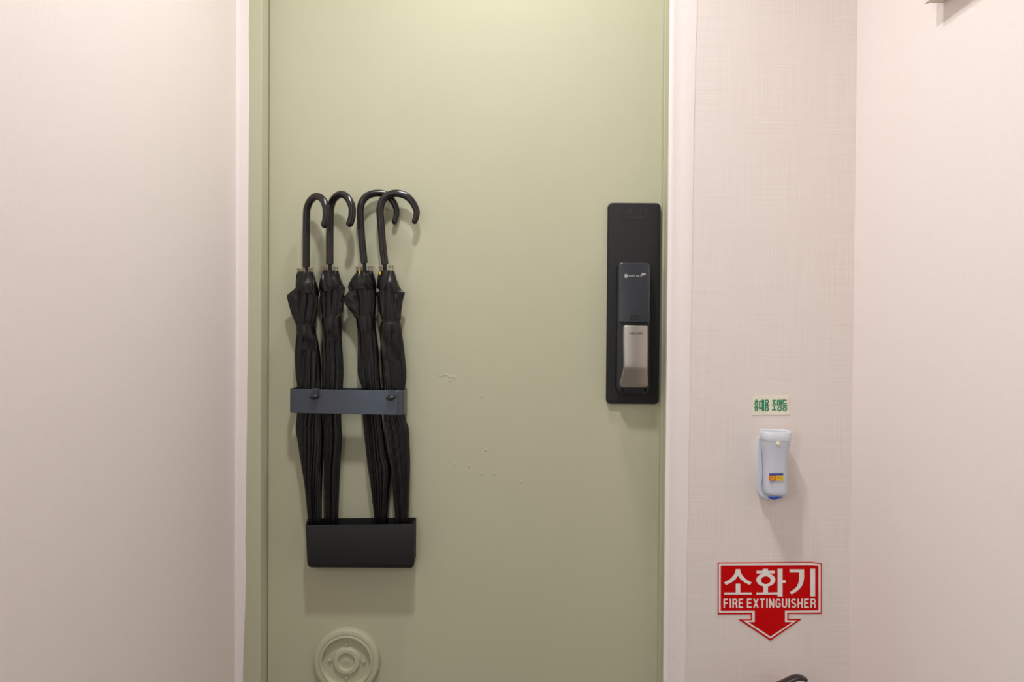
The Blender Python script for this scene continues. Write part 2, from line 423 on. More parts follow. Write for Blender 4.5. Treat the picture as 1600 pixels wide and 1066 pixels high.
# wallpaper turned over the left jamb, with its wavy cut edge
random.seed(11)
b = bmesh.new(); rows = []
edge = [(-200, 389), (0, 388.3), (60, 388), (120, 388.8), (200, 388.2), (320, 387.4), (440, 387), (520, 386.6), (640, 385.5), (760, 384), (860, 382.8), (895, 384), (930, 383.2), (990, 381), (1066, 378.6), (1300, 376)]
n = 60
for i in range(n + 1):
    py = -200 + 1500 * i / n
    k = max(j for j in range(len(edge) - 1) if edge[j][0] <= py) if py < 1300 else len(edge) - 2
    t = (py - edge[k][0]) / (edge[k + 1][0] - edge[k][0]); ex = edge[k][1] * (1 - t) + edge[k + 1][1] * t + random.uniform(-.25, .25)
    e = at(ex, py, YF - .003); sw = random.uniform(0, .0012)
    rows.append([Vector((XL + .0003, YF - .010, e.z)), Vector((XL + .003 + sw, YF - .0052, e.z)), Vector((XL + .008, YF - .0034 - sw * .5, e.z)), Vector((e.x - .001, YF - .0028, e.z)), Vector((e.x, YF - .002, e.z)), Vector((e.x, YF + .001, e.z)), Vector((XL + .0003, YF + .001, e.z))])
loft(b, rows); structure('trim_2', b, STRIP, True)

# smooth wallpaper strip folded round the right reveal, its seam leaning a little
b = bmesh.new(); rows = []
for i in range(n + 1):
    py = -200 + 1500 * i / n
    ex = 1088.5 - 18.0 * (py / 1066) + random.uniform(-.35, .35) + (1.2 if py < 60 else 0)
    e = at(ex, py, YW - .002); z = e.z; wob = random.uniform(0, .0006)
    x0 = xr1 + .0010 + wob; bump = .0018 + .0012 * math.sin(py / 190)
    rows.append([Vector((x0, -.054, z)), Vector((x0 - .0002, YW - .002, z)), Vector((x0 + .002, YW - .0036, z)), Vector((x0 + .006, YW - .0043, z)), Vector((x0 + .011, YW - .0038, z)), Vector((x0 + .016, YW - .0022, z)), Vector((x0 + .03, YW - .0024, z)), Vector((e.x - .008, YW - bump, z)), Vector((e.x, YW - .0012, z)), Vector((e.x, YW + .001, z)), Vector((x0 + .001, YW + .001, z))])
loft(b, rows); structure('trim_3', b, STRIP, True)

# ------------------------------------------------------------------ umbrellas
z1 = lambda x, y: (430 + x / 5.924, 280 + y / 5.924)
z2 = lambda x, y: (430 + x / 5.924, 400 + y / 5.924)
z3 = lambda x, y: (430 + x / 5.924, 560 + y / 5.924)
z4 = lambda x, y: (430 + x / 5.924, 730 + y / 5.924)
def stations(a2, a3, a4):
    out = []
    for f, lst in ((z2, a2), (z3, a3), (z4, a4)):
        for y, l, r in lst:
            py = f(0, y)[1]; out.append((py, f(l, 0)[0], f(r, 0)[0]))
    return sorted(out)
def smooth_st(st, step=3.0):
    pts = [Vector((p[0], p[1], p[2])) for p in st]; q = catmull(pts, 8); out = []
    py = st[0][0]
    while py <= st[-1][0]:
        k = max(i for i in range(len(q)) if q[i].x <= py + 1e-2); k2 = min(k + 1, len(q) - 1)
        t = 0 if k2 == k or abs(q[k2].x - q[k].x) < 1e-4 or q[k2].x == q[k].x else (py - q[k].x) / (q[k2].x - q[k].x)
        v = q[k] * (1 - t) + q[k2] * t; out.append((py, v.y, v.z)); py += step
    return out
UMB = [
 dict(Y=-.030, hookY=-.068, seed=1,
  st=stations([(180, 215, 350), (300, 196, 392), (400, 190, 406), (520, 185, 390), (600, 190, 376), (645, 198, 366), (715, 200, 378), (760, 193, 396), (850, 186, 412)],
              [(0, 182, 424), (150, 186, 430), (280, 197, 432), (520, 197, 440), (620, 187, 446), (700, 195, 450), (800, 212, 448)], [(0, 242, 440), (250, 275, 436), (500, 302, 432), (640, 330, 420), (760, 352, 400)]),
  collar=[(150, 205, 356), (175, 198, 366), (230, 196, 380), (290, 188, 400), (330, 186, 406), (345, 190, 404)], slant=26,
  flaps=[('L', [(298, 186), (325, 155), (360, 114), (373, 107), (400, 113), (450, 126), (520, 145), (600, 176), (645, 198)], -.006)],
  strap=(645, 715), twist=1.1, tips=[(208, 120), (222, 122), (238, 124), (262, 105), (312, 118), (324, 122), (340, 112), (300, 110)], tipbase=165,
  handle=[(287, 812), (287.5, 650), (288, 500), (290, 330), (298, 262), (326, 200), (380, 159), (435, 184), (467, 250), (474, 320), (470, 380), (459, 420)], hr=33.5, tr=36, shaft=(287, 805, 302, 880)),
 dict(Y=-.027, hookY=-.055, seed=2,
  st=stations([(170, 440, 585), (290, 412, 622), (350, 410, 632), (480, 420, 630), (570, 432, 614), (650, 436, 617), (700, 434, 620), (850, 425, 628)],
              [(0, 430, 635), (150, 434, 637), (280, 436, 626), (520, 444, 612), (650, 450, 618), (740, 452, 622), (900, 450, 613)], [(0, 448, 605), (250, 454, 595), (500, 462, 584), (640, 480, 570), (760, 500, 548)]),
  collar=[(140, 428, 588), (170, 424, 594), (220, 414, 608), (280, 408, 630), (318, 410, 628), (330, 414, 624)], slant=-14,
  flaps=[('R', [(250, 612), (278, 635), (292, 648), (350, 642), (430, 634), (480, 632), (560, 616)], -.004)],
  strap=(578, 660), twist=0.5, tips=[(436, 105), (452, 103), (468, 106), (545, 104), (560, 106), (578, 103), (520, 130), (500, 100)], tipbase=160,
  handle=[(505, 790), (505.5, 650), (506, 500), (509, 350), (514, 262), (542, 186), (605, 141), (668, 170), (708, 250), (712, 325), (702, 380), (690, 412)], hr=34, tr=34, shaft=(507, 785, 510, 880)),
 dict(Y=-.026, hookY=-.012, seed=3,
  st=stations([(170, 765, 900), (300, 700, 935), (400, 725, 940), (480, 745, 936), (570, 752, 926), (660, 757, 932), (720, 760, 945), (850, 760, 962)],
              [(0, 760, 970), (100, 758, 974), (150, 762, 976), (220, 782, 980), (280, 798, 984), (540, 806, 990), (700, 820, 1010), (900, 838, 1040)], [(0, 849, 1072), (100, 864, 1068), (200, 880, 1058), (520, 918, 1030), (640, 930, 1015), (760, 945, 1000)]),
  collar=[(140, 748, 905), (165, 742, 912), (200, 716, 922), (265, 678, 938), (300, 672, 944), (318, 684, 940)], slant=-8,
  flaps=[('L', [(300, 690), (340, 672), (385, 630), (404, 622), (425, 632), (470, 664), (530, 712), (585, 748)], -.010)],
  strap=(570, 660), twist=0.35, tips=[(752, 100), (764, 104), (790, 104), (864, 100), (882, 96), (900, 98), (800, 110), (840, 100)], tipbase=158,
  handle=[(825, 778), (806, 600), (790, 400), (788, 285), (806, 206), (858, 152), (940, 130), (1022, 144), (1090, 205), (1122, 280), (1122, 335), (1104, 395)], hr=33, tr=25, shaft=(825, 770, 830, 880)),
 dict(Y=-.031, hookY=-.029, seed=4,
  st=stations([(170, 968, 1090), (300, 950, 1150), (350, 950, 1162), (440, 958, 1166), (600, 984, 1160), (640, 976, 1163), (720, 966, 1178), (850, 962, 1195)],
              [(0, 972, 1206), (100, 982, 1218), (200, 990, 1220), (285, 996, 1207), (540, 1008, 1209), (640, 1020, 1240), (800, 1040, 1250)], [(0, 1068, 1256), (200, 1080, 1250), (520, 1112, 1238), (640, 1125, 1225), (760, 1140, 1205)]),
  collar=[(140, 956, 1102), (165, 952, 1112), (200, 946, 1126), (280, 946, 1154), (318, 942, 1160), (330, 948, 1156)], slant=22,
  flaps=[('R', [(290, 1150), (325, 1180), (342, 1200), (380, 1190), (440, 1178), (520, 1168), (600, 1160)], -.006), ('L', [(330, 950), (345, 938), (420, 946), (520, 968), (590, 985)], -.002)],
  strap=(618, 708), twist=-0.9, tips=[(966, 98), (976, 96), (985, 100), (1052, 92), (1068, 90), (1088, 90), (1030, 110), (1000, 104)], tipbase=155,
  handle=[(1015, 790), (996, 620), (984, 480), (973, 350), (971, 275), (990, 204), (1040, 152), (1120, 131), (1204, 152), (1270, 212), (1307, 290), (1306, 345), (1291, 390)], hr=34.5, tr=27, shaft=(1014, 780, 1019, 880)),
]
UL = ['black umbrella leftmost in the holder, pointed cloth flap sticking out on its left',
      'black umbrella second from the left, its hook rising behind the leftmost hook',
      'black umbrella third from the left, wide hook passing behind the rightmost one, yellow tag showing',
      'black umbrella rightmost in the holder, wide hook in front with its tip farthest right']
SEG = 180
def fold(rng, n):
    ph = sorted((k + rng.uniform(-.28, .28)) / n for k in range(n)); dep = [rng.uniform(.55, 1) for _ in ph]
    def f(u):
        u %= 1.0
        for i, p in enumerate(ph):
            q = ph[(i + 1) % n] + (1 if i == n - 1 else 0)
            uu = u if u >= ph[0] else u + 1
            if p <= uu < q:
                t = (uu - p) / (q - p)
                return dep[i] * (1 - min(1, t / .82) ** .7 if t < .82 else (t - .82) / .18)   # long slope, sharp lip
        return 0
    return f
def ring_at(py, l, r, Y, dmax, fn, amp, tw, slant=0.0, seg=SEG, zj=0.0):
    PL, PR = at(l, py, Y), at(r, py, Y); cx = (PL.x + PR.x) / 2; hw = (PR.x - PL.x) / 2; cz = (PL.z + PR.z) / 2
    d = min(hw * .98, dmax); out = []
    for k in range(seg):
        a = 2 * math.pi * k / seg; m = 1 - amp * fn(k / seg + tw)
        out.append(Vector((cx + hw * m * math.cos(a), Y + d * m * math.sin(a), cz - slant * math.cos(a))))
    return out
def build_umbrella(i, u):
    rng = random.Random(u['seed']); Y = u['Y']; DM = .0225
    base = at((u['st'][-1][1] + u['st'][-1][2]) / 2, 882, Y)
    root = empty('umbrella', base, UL[i], 'umbrella', 'black umbrellas in the door holder')
    fn, fn2, fn3 = fold(rng, 8), fold(rng, 6), fold(rng, 19)
    bm = bmesh.new()
    sy0, sy1 = z2(0, u['strap'][0])[1], z2(0, u['strap'][1])[1]
    rows = smooth_st(u['st'], 3.0); rings = []
    pend = rows[-1][0]
    for py, l, r in rows:
        s = (py - sy1) / (pend - sy1)
        if py < sy0: amp, tw = .26 + .22 * min(1, (sy0 - py) / 30), 0.02 * (py - sy0) / 30
        elif py < sy1: amp, tw = .06, 0
        else: amp, tw = min(.40, .06 + .34 * (py - sy1) / 14), u['twist'] * (s ** .8) * .28
        wv = .005 * math.sin(py * .06 + i); fine = max(0, min(1, (py - sy1 - 15) / 80)) if py > sy1 else .1
        rings.append(ring_at(py, l, r, Y, DM, lambda v: (1 - .45 * fine) * (.6 * fn(v) + .4 * fn2(v + .2)) + .45 * fine * fn3(v), amp, tw + wv))
    loft(bm, rings)
    # gathered upper collar of cloth around the rib tips
    cs = smooth_st([(z2(0, y)[1], z2(l, 0)[0], z2(r, 0)[0]) for y, l, r in u['collar']], 1.6)
    cr = []; py0, py1 = cs[0][0], cs[-1][0]
    for py, l, r in cs:
        t = (py - py0) / (py1 - py0)
        cr.append(ring_at(py, l, r, Y, DM + .0015, fn2,   .16 + .10 * math.sin(7 * t), .12 * t * (1 if u['slant'] > 0 else -1), u['slant'] / 5.924 * .0015 * t ** 2))
    py, l, r = cs[-1]
    for q, dp in ((.90, .3), (.78, -2.5), (.74, -9)):
        c = (l + r) / 2; h = (r - l) / 2 * q
        cr.append(ring_at(py + dp, c - h, c + h, Y, DM * q, fn2, .12, .12 * (1 if u['slant'] > 0 else -1), u['slant'] / 5.924 * .0015))
    py, l, r = cs[0]; c = (l + r) / 2
    cr.insert(0, ring_at(py + 3, c - (r - l) * .25, c + (r - l) * .25, Y, DM * .5, fn2, .1, 0))
    loft(bm, cr)
    # pointed folds of cloth sticking out at the side
    for side, fl, dy in u['flaps']:
        fr = []
        q = catmull([Vector((y, x, 0)) for y, x in fl], 5)
        for v in q:
            px, py = z2(v.y, v.x)
            rw = min(u['st'], key=lambda s_: abs(s_[0] - py)); c = (rw[1] + rw[2]) / 2
            inner = at(c + (px - c) * .25, py, Y); outer = at(px, py, Y + dy)
            dirv = outer - inner; ring = []
            for s_, th in ((0, .012), (.35, .0125), (.6, .009), (.8, .005), (.95, .0016), (1.0, .0004)):
                ring.append((inner + dirv * s_, th + .0012 * math.sin(6 * s_ + v.x * .06)))
            fr.append([p + Vector((0, -t, 0)) for p, t in ring] + [p + Vector((0, t * .7, 0)) for p, t in reversed(ring)])
        loft(bm, fr)
    finish('canopy', bm, FABRIC, root, True, 50)
    # diagonal loose fold under the strap and the strap itself
    bm = bmesh.new(); rs = []
    for k in range(7):
        py = sy0 + (sy1 - sy0) * k / 6
        st = min(rows, key=lambda s_: abs(s_[0] - py)); g = .55 if 0 < k < 6 else .15
        rs.append(ring_at(py, st[1] - g, st[2] + g, Y, DM + g * .0016, fn, .015, 0, .0012))
    loft(bm, rs); finish('strap', bm, FABRIC, root, True, 50)
    bm = bmesh.new()
    st = min(rows, key=lambda s_: abs(s_[0] - sy1)); c = (st[1] + st[2]) / 2; wpx = (st[2] - st[1])
    fx = {0: (.05, -.42), 1: (.02, -.30), 2: (.10, .13), 3: (.10, -.40)}[i]
    ln = {0: 26, 1: 20, 2: 60, 3: 42}[i]; fr = []
    for k in range(12):
        t = k / 11; py = sy1 + 1 + ln * t
        rw = min(rows, key=lambda s_: abs(s_[0] - py)); cc = (rw[1] + rw[2]) / 2; hw = (rw[2] - rw[1]) / 2
        a = cc + hw * 2 * (fx[0] + (fx[1] - fx[0]) * t)
        bb = cc + hw * (.62 if i != 2 else .74)
        def onsurf(px, lift):
            s_ = max(-.97, min(.97, (px - cc) / hw)); return at(px, py, Y - DM * math.sqrt(1 - s_ * s_) - lift)
        A = onsurf(a, .0030); M = onsurf(a * .7 + bb * .3, .0022); B = onsurf(bb, -.001)
        fr.append([A, A + Vector((.0006, -.0005, 0)), M, B, B + Vector((0, .003, 0)), A + Vector((.001, .004, 0))])
    if i == 2: bm.free()
    else: loft(bm, fr); finish('loose_fold', bm, FABRIC, root, True, 40)
    # shaft and handle
    sx, sy, ex, ey = u['shaft']
    A, B = at(*z1(sx, sy), Y), at(*z1(ex, ey), Y)
    bm = bmesh.new(); tube(bm, [A + (A - B) * .1, B, B + (B - A) * .8], .0043, 12); finish('shaft', bm, SHAFT, root)
    hp = [z1(*p) for p in u['handle']]; xs = [p[0] for p in hp]
    x0, x1 = xs[3], max(xs); pts = []
    for k, p in enumerate(hp):
        t = 0 if k < 3 else max(0, min(1, (p[0] - x0) / (x1 - x0)))
        if u['hookY'] < -.04 and k >= len(hp) - 3: t = 1.0
        pts.append(at(p[0], p[1], Y + (u['hookY'] - Y) * t))
    q = catmull(pts, 6); nq = len(q)
    rad = []
    for k in range(nq):
        s = k / (nq - 1); r_ = u['hr'] if s < .6 else u['hr'] + (u['tr'] - u['hr']) * (s - .6) / .4
        rad.append(r_ / 5.924 * .0015 * (1.6 + q[k].y) / 1.6)
    bm = bmesh.new(); tube(bm, q, rad, 18, False, True); finish('handle', bm, HANDLE, root, True, 60)
    # pale metal rib tips
    for k, (tx, ty) in enumerate(u['tips']):
        yy = Y + (.012 if k % 2 else -.012) if k < 6 else Y + .014
        top, bot = at(*z2(tx, ty), yy), at(*z2(tx + (u['handle'][0][0] - tx) * -.02, u['tipbase'] + 8), yy)
        bm = bmesh.new(); tube(bm, [bot, top + (bot - top) * .12], .0010, 7); tube(bm, [top + (bot - top) * .14, top], .0017, 7, True, True)
        finish('rib_tip', bm, BRASS, root)
    if i in (2, 3):
        tx, ty, hw = ((782, 150, 8), (970, 160, 9))[i - 2]
        l, r, bz, tz = pxbox(*z2(tx - hw, ty - 14), *z2(tx + hw, ty + 16), Y - .016)
        bm = bmesh.new(); plate(bm, l, r, bz, tz, .001, Y - .012, Y - .0185, .0006); o = finish('tag', bm, YELLOW, root); o['label'] = 'small yellow tag'
    # steel tip standing in the tray
    e = at((u['st'][-1][1] + u['st'][-1][2]) / 2, pend, Y)
    bm = bmesh.new(); tube(bm, [e + Vector((0, 0, .01)), Vector((base.x, Y, base.z + .004))], .004, 10, False, True); finish('ferrule', bm, SHAFT, root)
for i, u in enumerate(UMB): build_umbrella(i, u)

# ------------------------------------------------------------------ holder: ring band with two hooks, and tray
BD = .060                                                  # depth of band and tray
def ringxy(x0, x1, y0, y1, r, seg=7):
    return [(x, y) for x, y in rrect(x0, x1, y0, y1, r, seg, .004)]
def band():
    # corners of the front face in the photo; the band hangs a little out of level
    Yf = -BD
    l, r = at(*z3(184, 400), -.01).x, at(*z3(1221, 400), -.004).x
    zt0, zt1 = at(*z3(190, 284), Yf).z, at(*z3(1150, 300), Yf).z
    zb0, zb1 = at(*z3(185, 507), Yf).z, at(*z3(1150, 528), Yf).z
    root = empty('umbrella_holder_band', Vector(((l + r) / 2, -.03, min(zb0, zb1))), 'gunmetal grey ring band around the four umbrellas, with two small hooks on its rim', 'umbrella holder')
    # outline in plan, corners at the front rounded
    def outl(ins):
        out = []
        x0, x1, y0, y1 = l + ins, r - ins, -BD + ins, -.0012 - ins
        for cx, cy, a0, rr in ((x1, y0, 270, .016), (x1, y1, 0, .004), (x0, y1, 90, .004), (x0, y0, 180, .016)):
            rr = max(rr - ins, .0012)
            sx = -1 if cx == x1 else 1; sy = 1 if cy == y0 else -1
            for k in range(9):
                a = R(a0 + 90 * k / 8); out.append((cx + sx * rr + rr * math.cos(a), cy + sy * rr + rr * math.sin(a)))
        return out
    zt = lambda x: zt0 + (zt1 - zt0) * (x - l) / (r - l); zb = lambda x: zb0 + (zb1 - zb0) * (x - l) / (r - l)
    o, n_ = outl(0), outl(.0022); m_ = outl(.0006)
    bm = bmesh.new()
    rings = [[Vector((x, y, zb(x) + .0006)) for x, y in o], [Vector((x, y, zt(x) - .0006)) for x, y in o], [Vector((x, y, zt(x))) for x, y in m_],
             [Vector((x, y, zt(x))) for x, y in n_], [Vector((x, y, zb(x))) for x, y in n_], [Vector((x, y, zb(x))) for x, y in m_], [Vector((x, y, zb(x) + .0006)) for x, y in o]]
    loft(bm, rings, True, False, False); finish('ring', bm, GUN, root, True, 40)
    for cx, cy in ((374, 276), (1080, 294)):
        c = at(*z3(cx, cy), Yf); zr = zt(c.x); bm = bmesh.new()
        hw = .0068
        prof = [(-BD + .0052, zr - .012), (-BD + .0052, zr + .0010), (-BD + .0044, zr + .0018), (-BD - .0026, zr + .0018), (-BD - .0034, zr + .0010), (-BD - .0034, zr - .016), (-BD - .0004, zr - .0164), (-BD - .0004, zr - .0004), (-BD + .0030, zr - .0002), (-BD + .0036, zr - .012)]
        loft(bm, [[Vector((c.x - hw, y, z)) for y, z in prof], [Vector((c.x + hw, y, z)) for y, z in prof]])
        h = finish('hook', bm, HOOKM, root, True, 25)
        bm = bmesh.new(); pz = zr - .0165
        tube(bm, [Vector((c.x - .0062, -BD - .0082, pz)), Vector((c.x - .001, -BD - .0088, pz + .0003)), Vector((c.x + .0032, -BD - .0084, pz + .001))], [.0056, .0061, .0056], 16, True, True)
        tube(bm, [Vector((c.x + .0056, -BD - .003, pz + .003)), Vector((c.x + .0060, -BD - .0085, pz + .0035))], [.0022, .0022], 10, True, True)
        finish('peg', bm, PEG, h)
band()

def tray():
    Yf = -BD
    a, bpt = at(*z4(276, 540), Yf), at(*z4(1283, 530), Yf)
    tl, tr = a, bpt; bl, br = at(*z4(288, 945), Yf), at(*z4(1281, 945), Yf)
    zt0, zt1 = a.z, bpt.z; zb0 = at(*z4(700, 955), Yf).z
    bx0 = at(*z4(300, 505), -.001).x; bx1 = at(*z4(1307, 490), -.001).x
    def outl(t, ins):                                      # t: 0 bottom .. 1 top
        out = []
        fx0 = bl.x + (tl.x - bl.x) * t + ins; fx1 = br.x + (tr.x - br.x) * t - ins
        kx0, kx1 = fx0 * (1 - .0) + .0, bx1 - ins
        kx0 = min(fx0, bx0 + ins) if ins else fx0
        y0, y1 = -BD + .003 * (1 - t) + ins, -.0012 - ins
        for cx, cy, a0, rr in ((fx1, y0, 270, .005), (kx1, y1, 0, .003), (kx0, y1, 90, .003), (fx0, y0, 180, .005)):
            rr = max(rr - ins, .001)
            sx = -1 if cx in (fx1, kx1) else 1; sy = 1 if cy == y0 else -1
            for k in range(8):
                q = R(a0 + 90 * k / 7); out.append((cx + sx * rr + rr * math.cos(q), cy + sy * rr + rr * math.sin(q)))
        return out
    zt = lambda x: zt0 + (zt1 - zt0) * (x - tl.x) / (tr.x - tl.x)
    rings = []; H = (zt0 - zb0)
    for k in range(6):                                     # rounded underside
        q = R(90 * k / 5); rr = .015; ins = rr * (1 - math.sin(q)); z = zb0 + rr * (1 - math.cos(q))
        rings.append([Vector((x, y, z)) for x, y in outl(0.02, ins)])
    rings.append([Vector((x, y, zt(x) - .001)) for x, y in outl(1, 0)])
    rings.append([Vector((x, y, zt(x))) for x, y in outl(1, .0007)])
    rings.append([Vector((x, y, zt(x))) for x, y in outl(1, .0018)])
    rings.append([Vector((x, y, zb0 + .006)) for x, y in outl(.05, .0026)])
    bm = bmesh.new(); loft(bm, rings)
    tag(finish('umbrella_tray', bm, TRAY, None, True, 40), 'matte black open-top plastic tray holding the tips of the four umbrellas', 'umbrella tray')
tray()

# ------------------------------------------------------------------ round painted hatch cover low on the door
hc = at(541.8, 1033.6, -.008)
root = empty('hatch_cover', (hc.x, 0, hc.z - .077), 'round ringed hatch cover painted green, with four screws, low on the door', 'hatch cover')
prof = [(.0775, 0), (.0768, -.010), (.0740, -.0142), (.0722, -.0150), (.0655, -.0152), (.0640, -.0140), (.0628, -.0140), (.0615, -.0160), (.0592, -.0165), (.0572, -.0157), (.0556, -.0078), (.0545, -.0062), (.0335, -.0060), (.0318, -.0076), (.0300, -.0115), (.0285, -.0126), (.0212, -.0129), (.0198, -.0118), (.0186, -.0086), (.0175, -.0080), (.004, -.0080), (.002, -.0090), (.0004, -.0092)]
bm = bmesh.new(); rings = [[Vector((hc.x + r * math.cos(2 * math.pi * k / 72), y, hc.z + r * math.sin(2 * math.pi * k / 72))) for k in range(72)] for r, y in prof]
loft(bm, rings); finish('ringed_disc', bm, PAINT, root, True, 28)
for dx, dz in ((0, .0402), (-.0402, .0005), (.0402, -.001), (0, -.0402)):
    bm = bmesh.new(); c = Vector((hc.x + dx, 0, hc.z + dz))
    pr = [(.0043, -.0055), (.0042, -.0085), (.0032, -.0102), (.0016, -.0106), (.0014, -.0094), (.0003, -.0094)]
    loft(bm, [[c + Vector((r * math.cos(2 * math.pi * k / 16), y, r * math.sin(2 * math.pi * k / 16))) for k in range(16)] for r, y in pr]); finish('screw', bm, PAINT, root)

# ------------------------------------------------------------------ door lock
def lock():
    z5 = lambda x, y: (930 + x / 5.923, 300 + y / 5.923); z6 = lambda x, y: (930 + x / 5.923, 470 + y / 5.923)
    YP = -.011
    l, r, bz, tz = pxbox(948.3, 317.3, 1030.7, 631.3, YP / 2)
    root = empty('door_lock', Vector(((l + r) / 2, 0, bz)), 'black electronic door lock on a long back plate with a champagne metal push handle', 'door lock')
    bm = bmesh.new(); plate(bm, l, r, bz, tz, .011, 0, YP, .0035); pl = finish('back_plate', bm, LOCKP, root, True, 35)
    P = lambda Y: (lambda x, y: at(x, y, Y))
    bm = bmesh.new()
    text(bm, 'SOLITY', 968, 1012.5, 325, 334.5, 1.5, P(YP - .0004), .16, {'I': .35, 'T': .9})
    text(bm, 'JBUS-BAUK', 970, 1007.5, 337.2, 343.5, 1.0, P(YP - .0004), .25, {'-': .6})
    finish('embossed_text', bm, EMB, pl, False)
    # housing with a rounded lower end
    YB = -.040
    l, r, bz, tz = pxbox(965, 410, 1016, 615.5, YB)
    bm = bmesh.new(); plate(bm, l, r, bz, tz, .010, YP + .001, YB, .004, rb=.015); hs = finish('housing', bm, LOCKB, root, True, 35)
    # recess under the handle: lower tray face with two screw holes
    for cx in (255, 466):
        c = at(*z6(cx, 826), YB - .0006); bm = bmesh.new()
        loft(bm, [[c + Vector((q * math.cos(2 * math.pi * k / 14), yy, q * math.sin(2 * math.pi * k / 14))) for k in range(14)] for q, yy in ((.0040, .001), (.0040, -.0004), (.0034, -.0008), (.003, .0006), (.0004, .0006))]); finish('screw', bm, ICON, hs)
    # battery cover on the upper half
    YC = -.050
    l, r, bz, tz = pxbox(967.2, 411.5, 1015.6, 504, YC)
    bm = bmesh.new(); plate(bm, l, r, bz, tz, .0075, YB + .003, YC, .0016, rb=.0012); cv = finish('battery_cover', bm, LOCKC, root, True, 35)
    y = YC - .0003; bm = bmesh.new()
    poly(bm, [at(*p, y) for p in circ(978.3, 431.4, 2.9, 3.1)])
    text(bm, 'SMART', 982.5, 992.3, 430.2, 432.6, .55, P(y), .2)
    text(bm, 'SOLITY', 994, 1005, 430.2, 432.6, .55, P(y), .2, {'I': .35})
    poly(bm, [at(*p, y) for p in ((1002.4, 427.2), (1008.8, 427.0), (1008.9, 430.2), (1002.3, 430.4))])
    finish('logo', bm, GREYP, cv, False)
    bm = bmesh.new()
    ribbon(bm, [(985.6, 493.8), (998.3, 493.4), (998.3, 498), (996.4, 499.7), (985.6, 499.9)], 1.3, P(y), True)
    for k in range(5): ribbon(bm, [(987.6 + k * 1.9, 496), (987.6 + k * 1.9, 497.6)], .6, P(y))
    finish('battery_icon', bm, ICON, cv, False)
    # push handle: flat front that curls back to the door at its lower end
    bm = bmesh.new(); rows = []
    def row(py, x0, x1, yf, yb, rr=.003):
        a, c = at(x0, py, yf), at(x1, py, yf); out = []
        pts = [(a.x, yb), (a.x, yf + rr), (a.x + rr * .3, yf + rr * .3), (a.x + rr, yf), (c.x - rr, yf), (c.x - rr * .3, yf + rr * .3), (c.x, yf + rr), (c.x, yb)]
        return [Vector((x, y, a.z)) for x, y in pts]
    zz = lambda x: 930 + x / 5.923
    for Yv, X0, X1, yf, yb in ((228, 280, 472, -.073, -.069), (230, 270, 483, -.0758, -.067), (236, 266, 487, -.0768, -.066), (330, 266, 488, -.0770, -.064), (450, 267, 488, -.0770, -.063), (560, 270, 487, -.0770, -.062), (612, 270, 487, -.0770, -.061),
                               (622, 270, 487, -.0766, -.060), (640, 267, 487, -.0742, -.059), (670, 260, 487, -.0700, -.055), (700, 252, 488, -.0655, -.051), (740, 240, 489, -.0600, -.046), (775, 233, 490, -.0555, -.042), (790, 236, 487, -.0530, -.041), (799, 246, 478, -.0500, -.041)):
        rows.append(row(470 + Yv / 5.923, zz(X0), zz(X1), yf, yb))
    loft(bm, rows); hd = finish('handle', bm, SILVER, root, True, 30); hd['label'] = 'champagne metal push handle'
    bm = bmesh.new(); l, r, bz, tz = pxbox(zz(290), 520, zz(465), 560, -.06); plate(bm, l, r, bz, tz, .003, YB + .001, -.068, .001); finish('handle_arm', bm, LOCKB, root)
    bm = bmesh.new(); text(bm, 'WELKOM', 983.2, 1004.2, 519.2, 522.8, .8, P(-.0773), .2, {'W': 1.2, 'M': 1.2}); o = finish('lettering', bm, DGREYP, hd, False)
lock()

# ------------------------------------------------------------------ signs on the papered wall
z7 = lambda x, y: (1140 + x / 5.33, 600 + y / 5.33)
y = YW - .0012
root = empty('portable_lamp_sticker', at(1203.5, 649, YW), 'small cream sticker with green Korean lettering above the white flashlight', 'sticker')
bm = bmesh.new(); prism(bm, [at(*z7(*p), y) for p in ((182, 110), (497, 103), (499, 258), (183, 262))], .0014); finish('backing', bm, STICK, root, False)
bm = bmesh.new(); T = lambda u_, v_: at(*z7(u_, v_), y - .0003)
text(bm, '휴대용', 204, 329, 132, 226, 10.3, T, .12); text(bm, '조명등', 352, 479, 131, 225, 10.3, T, .12)
finish('lettering', bm, GREEN, root, False)

z8 = lambda x, y: (1100 + x / 5.176, 860 + y / 5.176)
y = YW - .0014
root = empty('fire_extinguisher_sign', at(*z8(537, 732), YW), 'red arrow-shaped fire extinguisher sign with white Korean and English lettering', 'sign')
bm = bmesh.new()
prism(bm, [at(*z8(*p), y) for p in ((112, 101), (500, 98), (870, 95), (953, 107), (953, 517), (684, 517), (684, 558), (790, 557), (537, 732), (278, 561), (380, 561), (380, 520), (112, 521))], .0013)
finish('backing', bm, RED, root, False)
T = lambda u_, v_: at(*z8(u_, v_), y - .0003)
bm = bmesh.new()
W1 = [(119, 108), (868, 103), (944, 113), (944, 504), (673, 506), (673, 568), (752, 568), (537, 715), (315, 568), (390, 568), (390, 507), (119, 508)]
W2 = [(135, 125), (868, 121), (926, 126), (926, 487), (655, 490), (655, 581), (717, 581), (537, 699), (357, 581), (410, 581), (410, 490), (135, 491)]
v1, v2 = [bm.verts.new(T(*p)) for p in W1], [bm.verts.new(T(*p)) for p in W2]
for k in range(12): bm.faces.new((v1[k], v1[(k + 1) % 12], v2[(k + 1) % 12], v2[k]))
finish('border', bm, SWHITE, root, False)
bm = bmesh.new()
pgn = [0]
def pg(*p):
    pgn[0] += 1; poly(bm, [T(*q) + Vector((0, -3e-5 * (pgn[0] % 6), 0)) for q in p])
pg((257, 154), (293, 154), (296, 178), (312, 207), (342, 238), (386, 262), (370, 281), (330, 262), (297, 236), (275, 208), (252, 238), (218, 264), (178, 281), (162, 262), (205, 239), (237, 208), (254, 178))
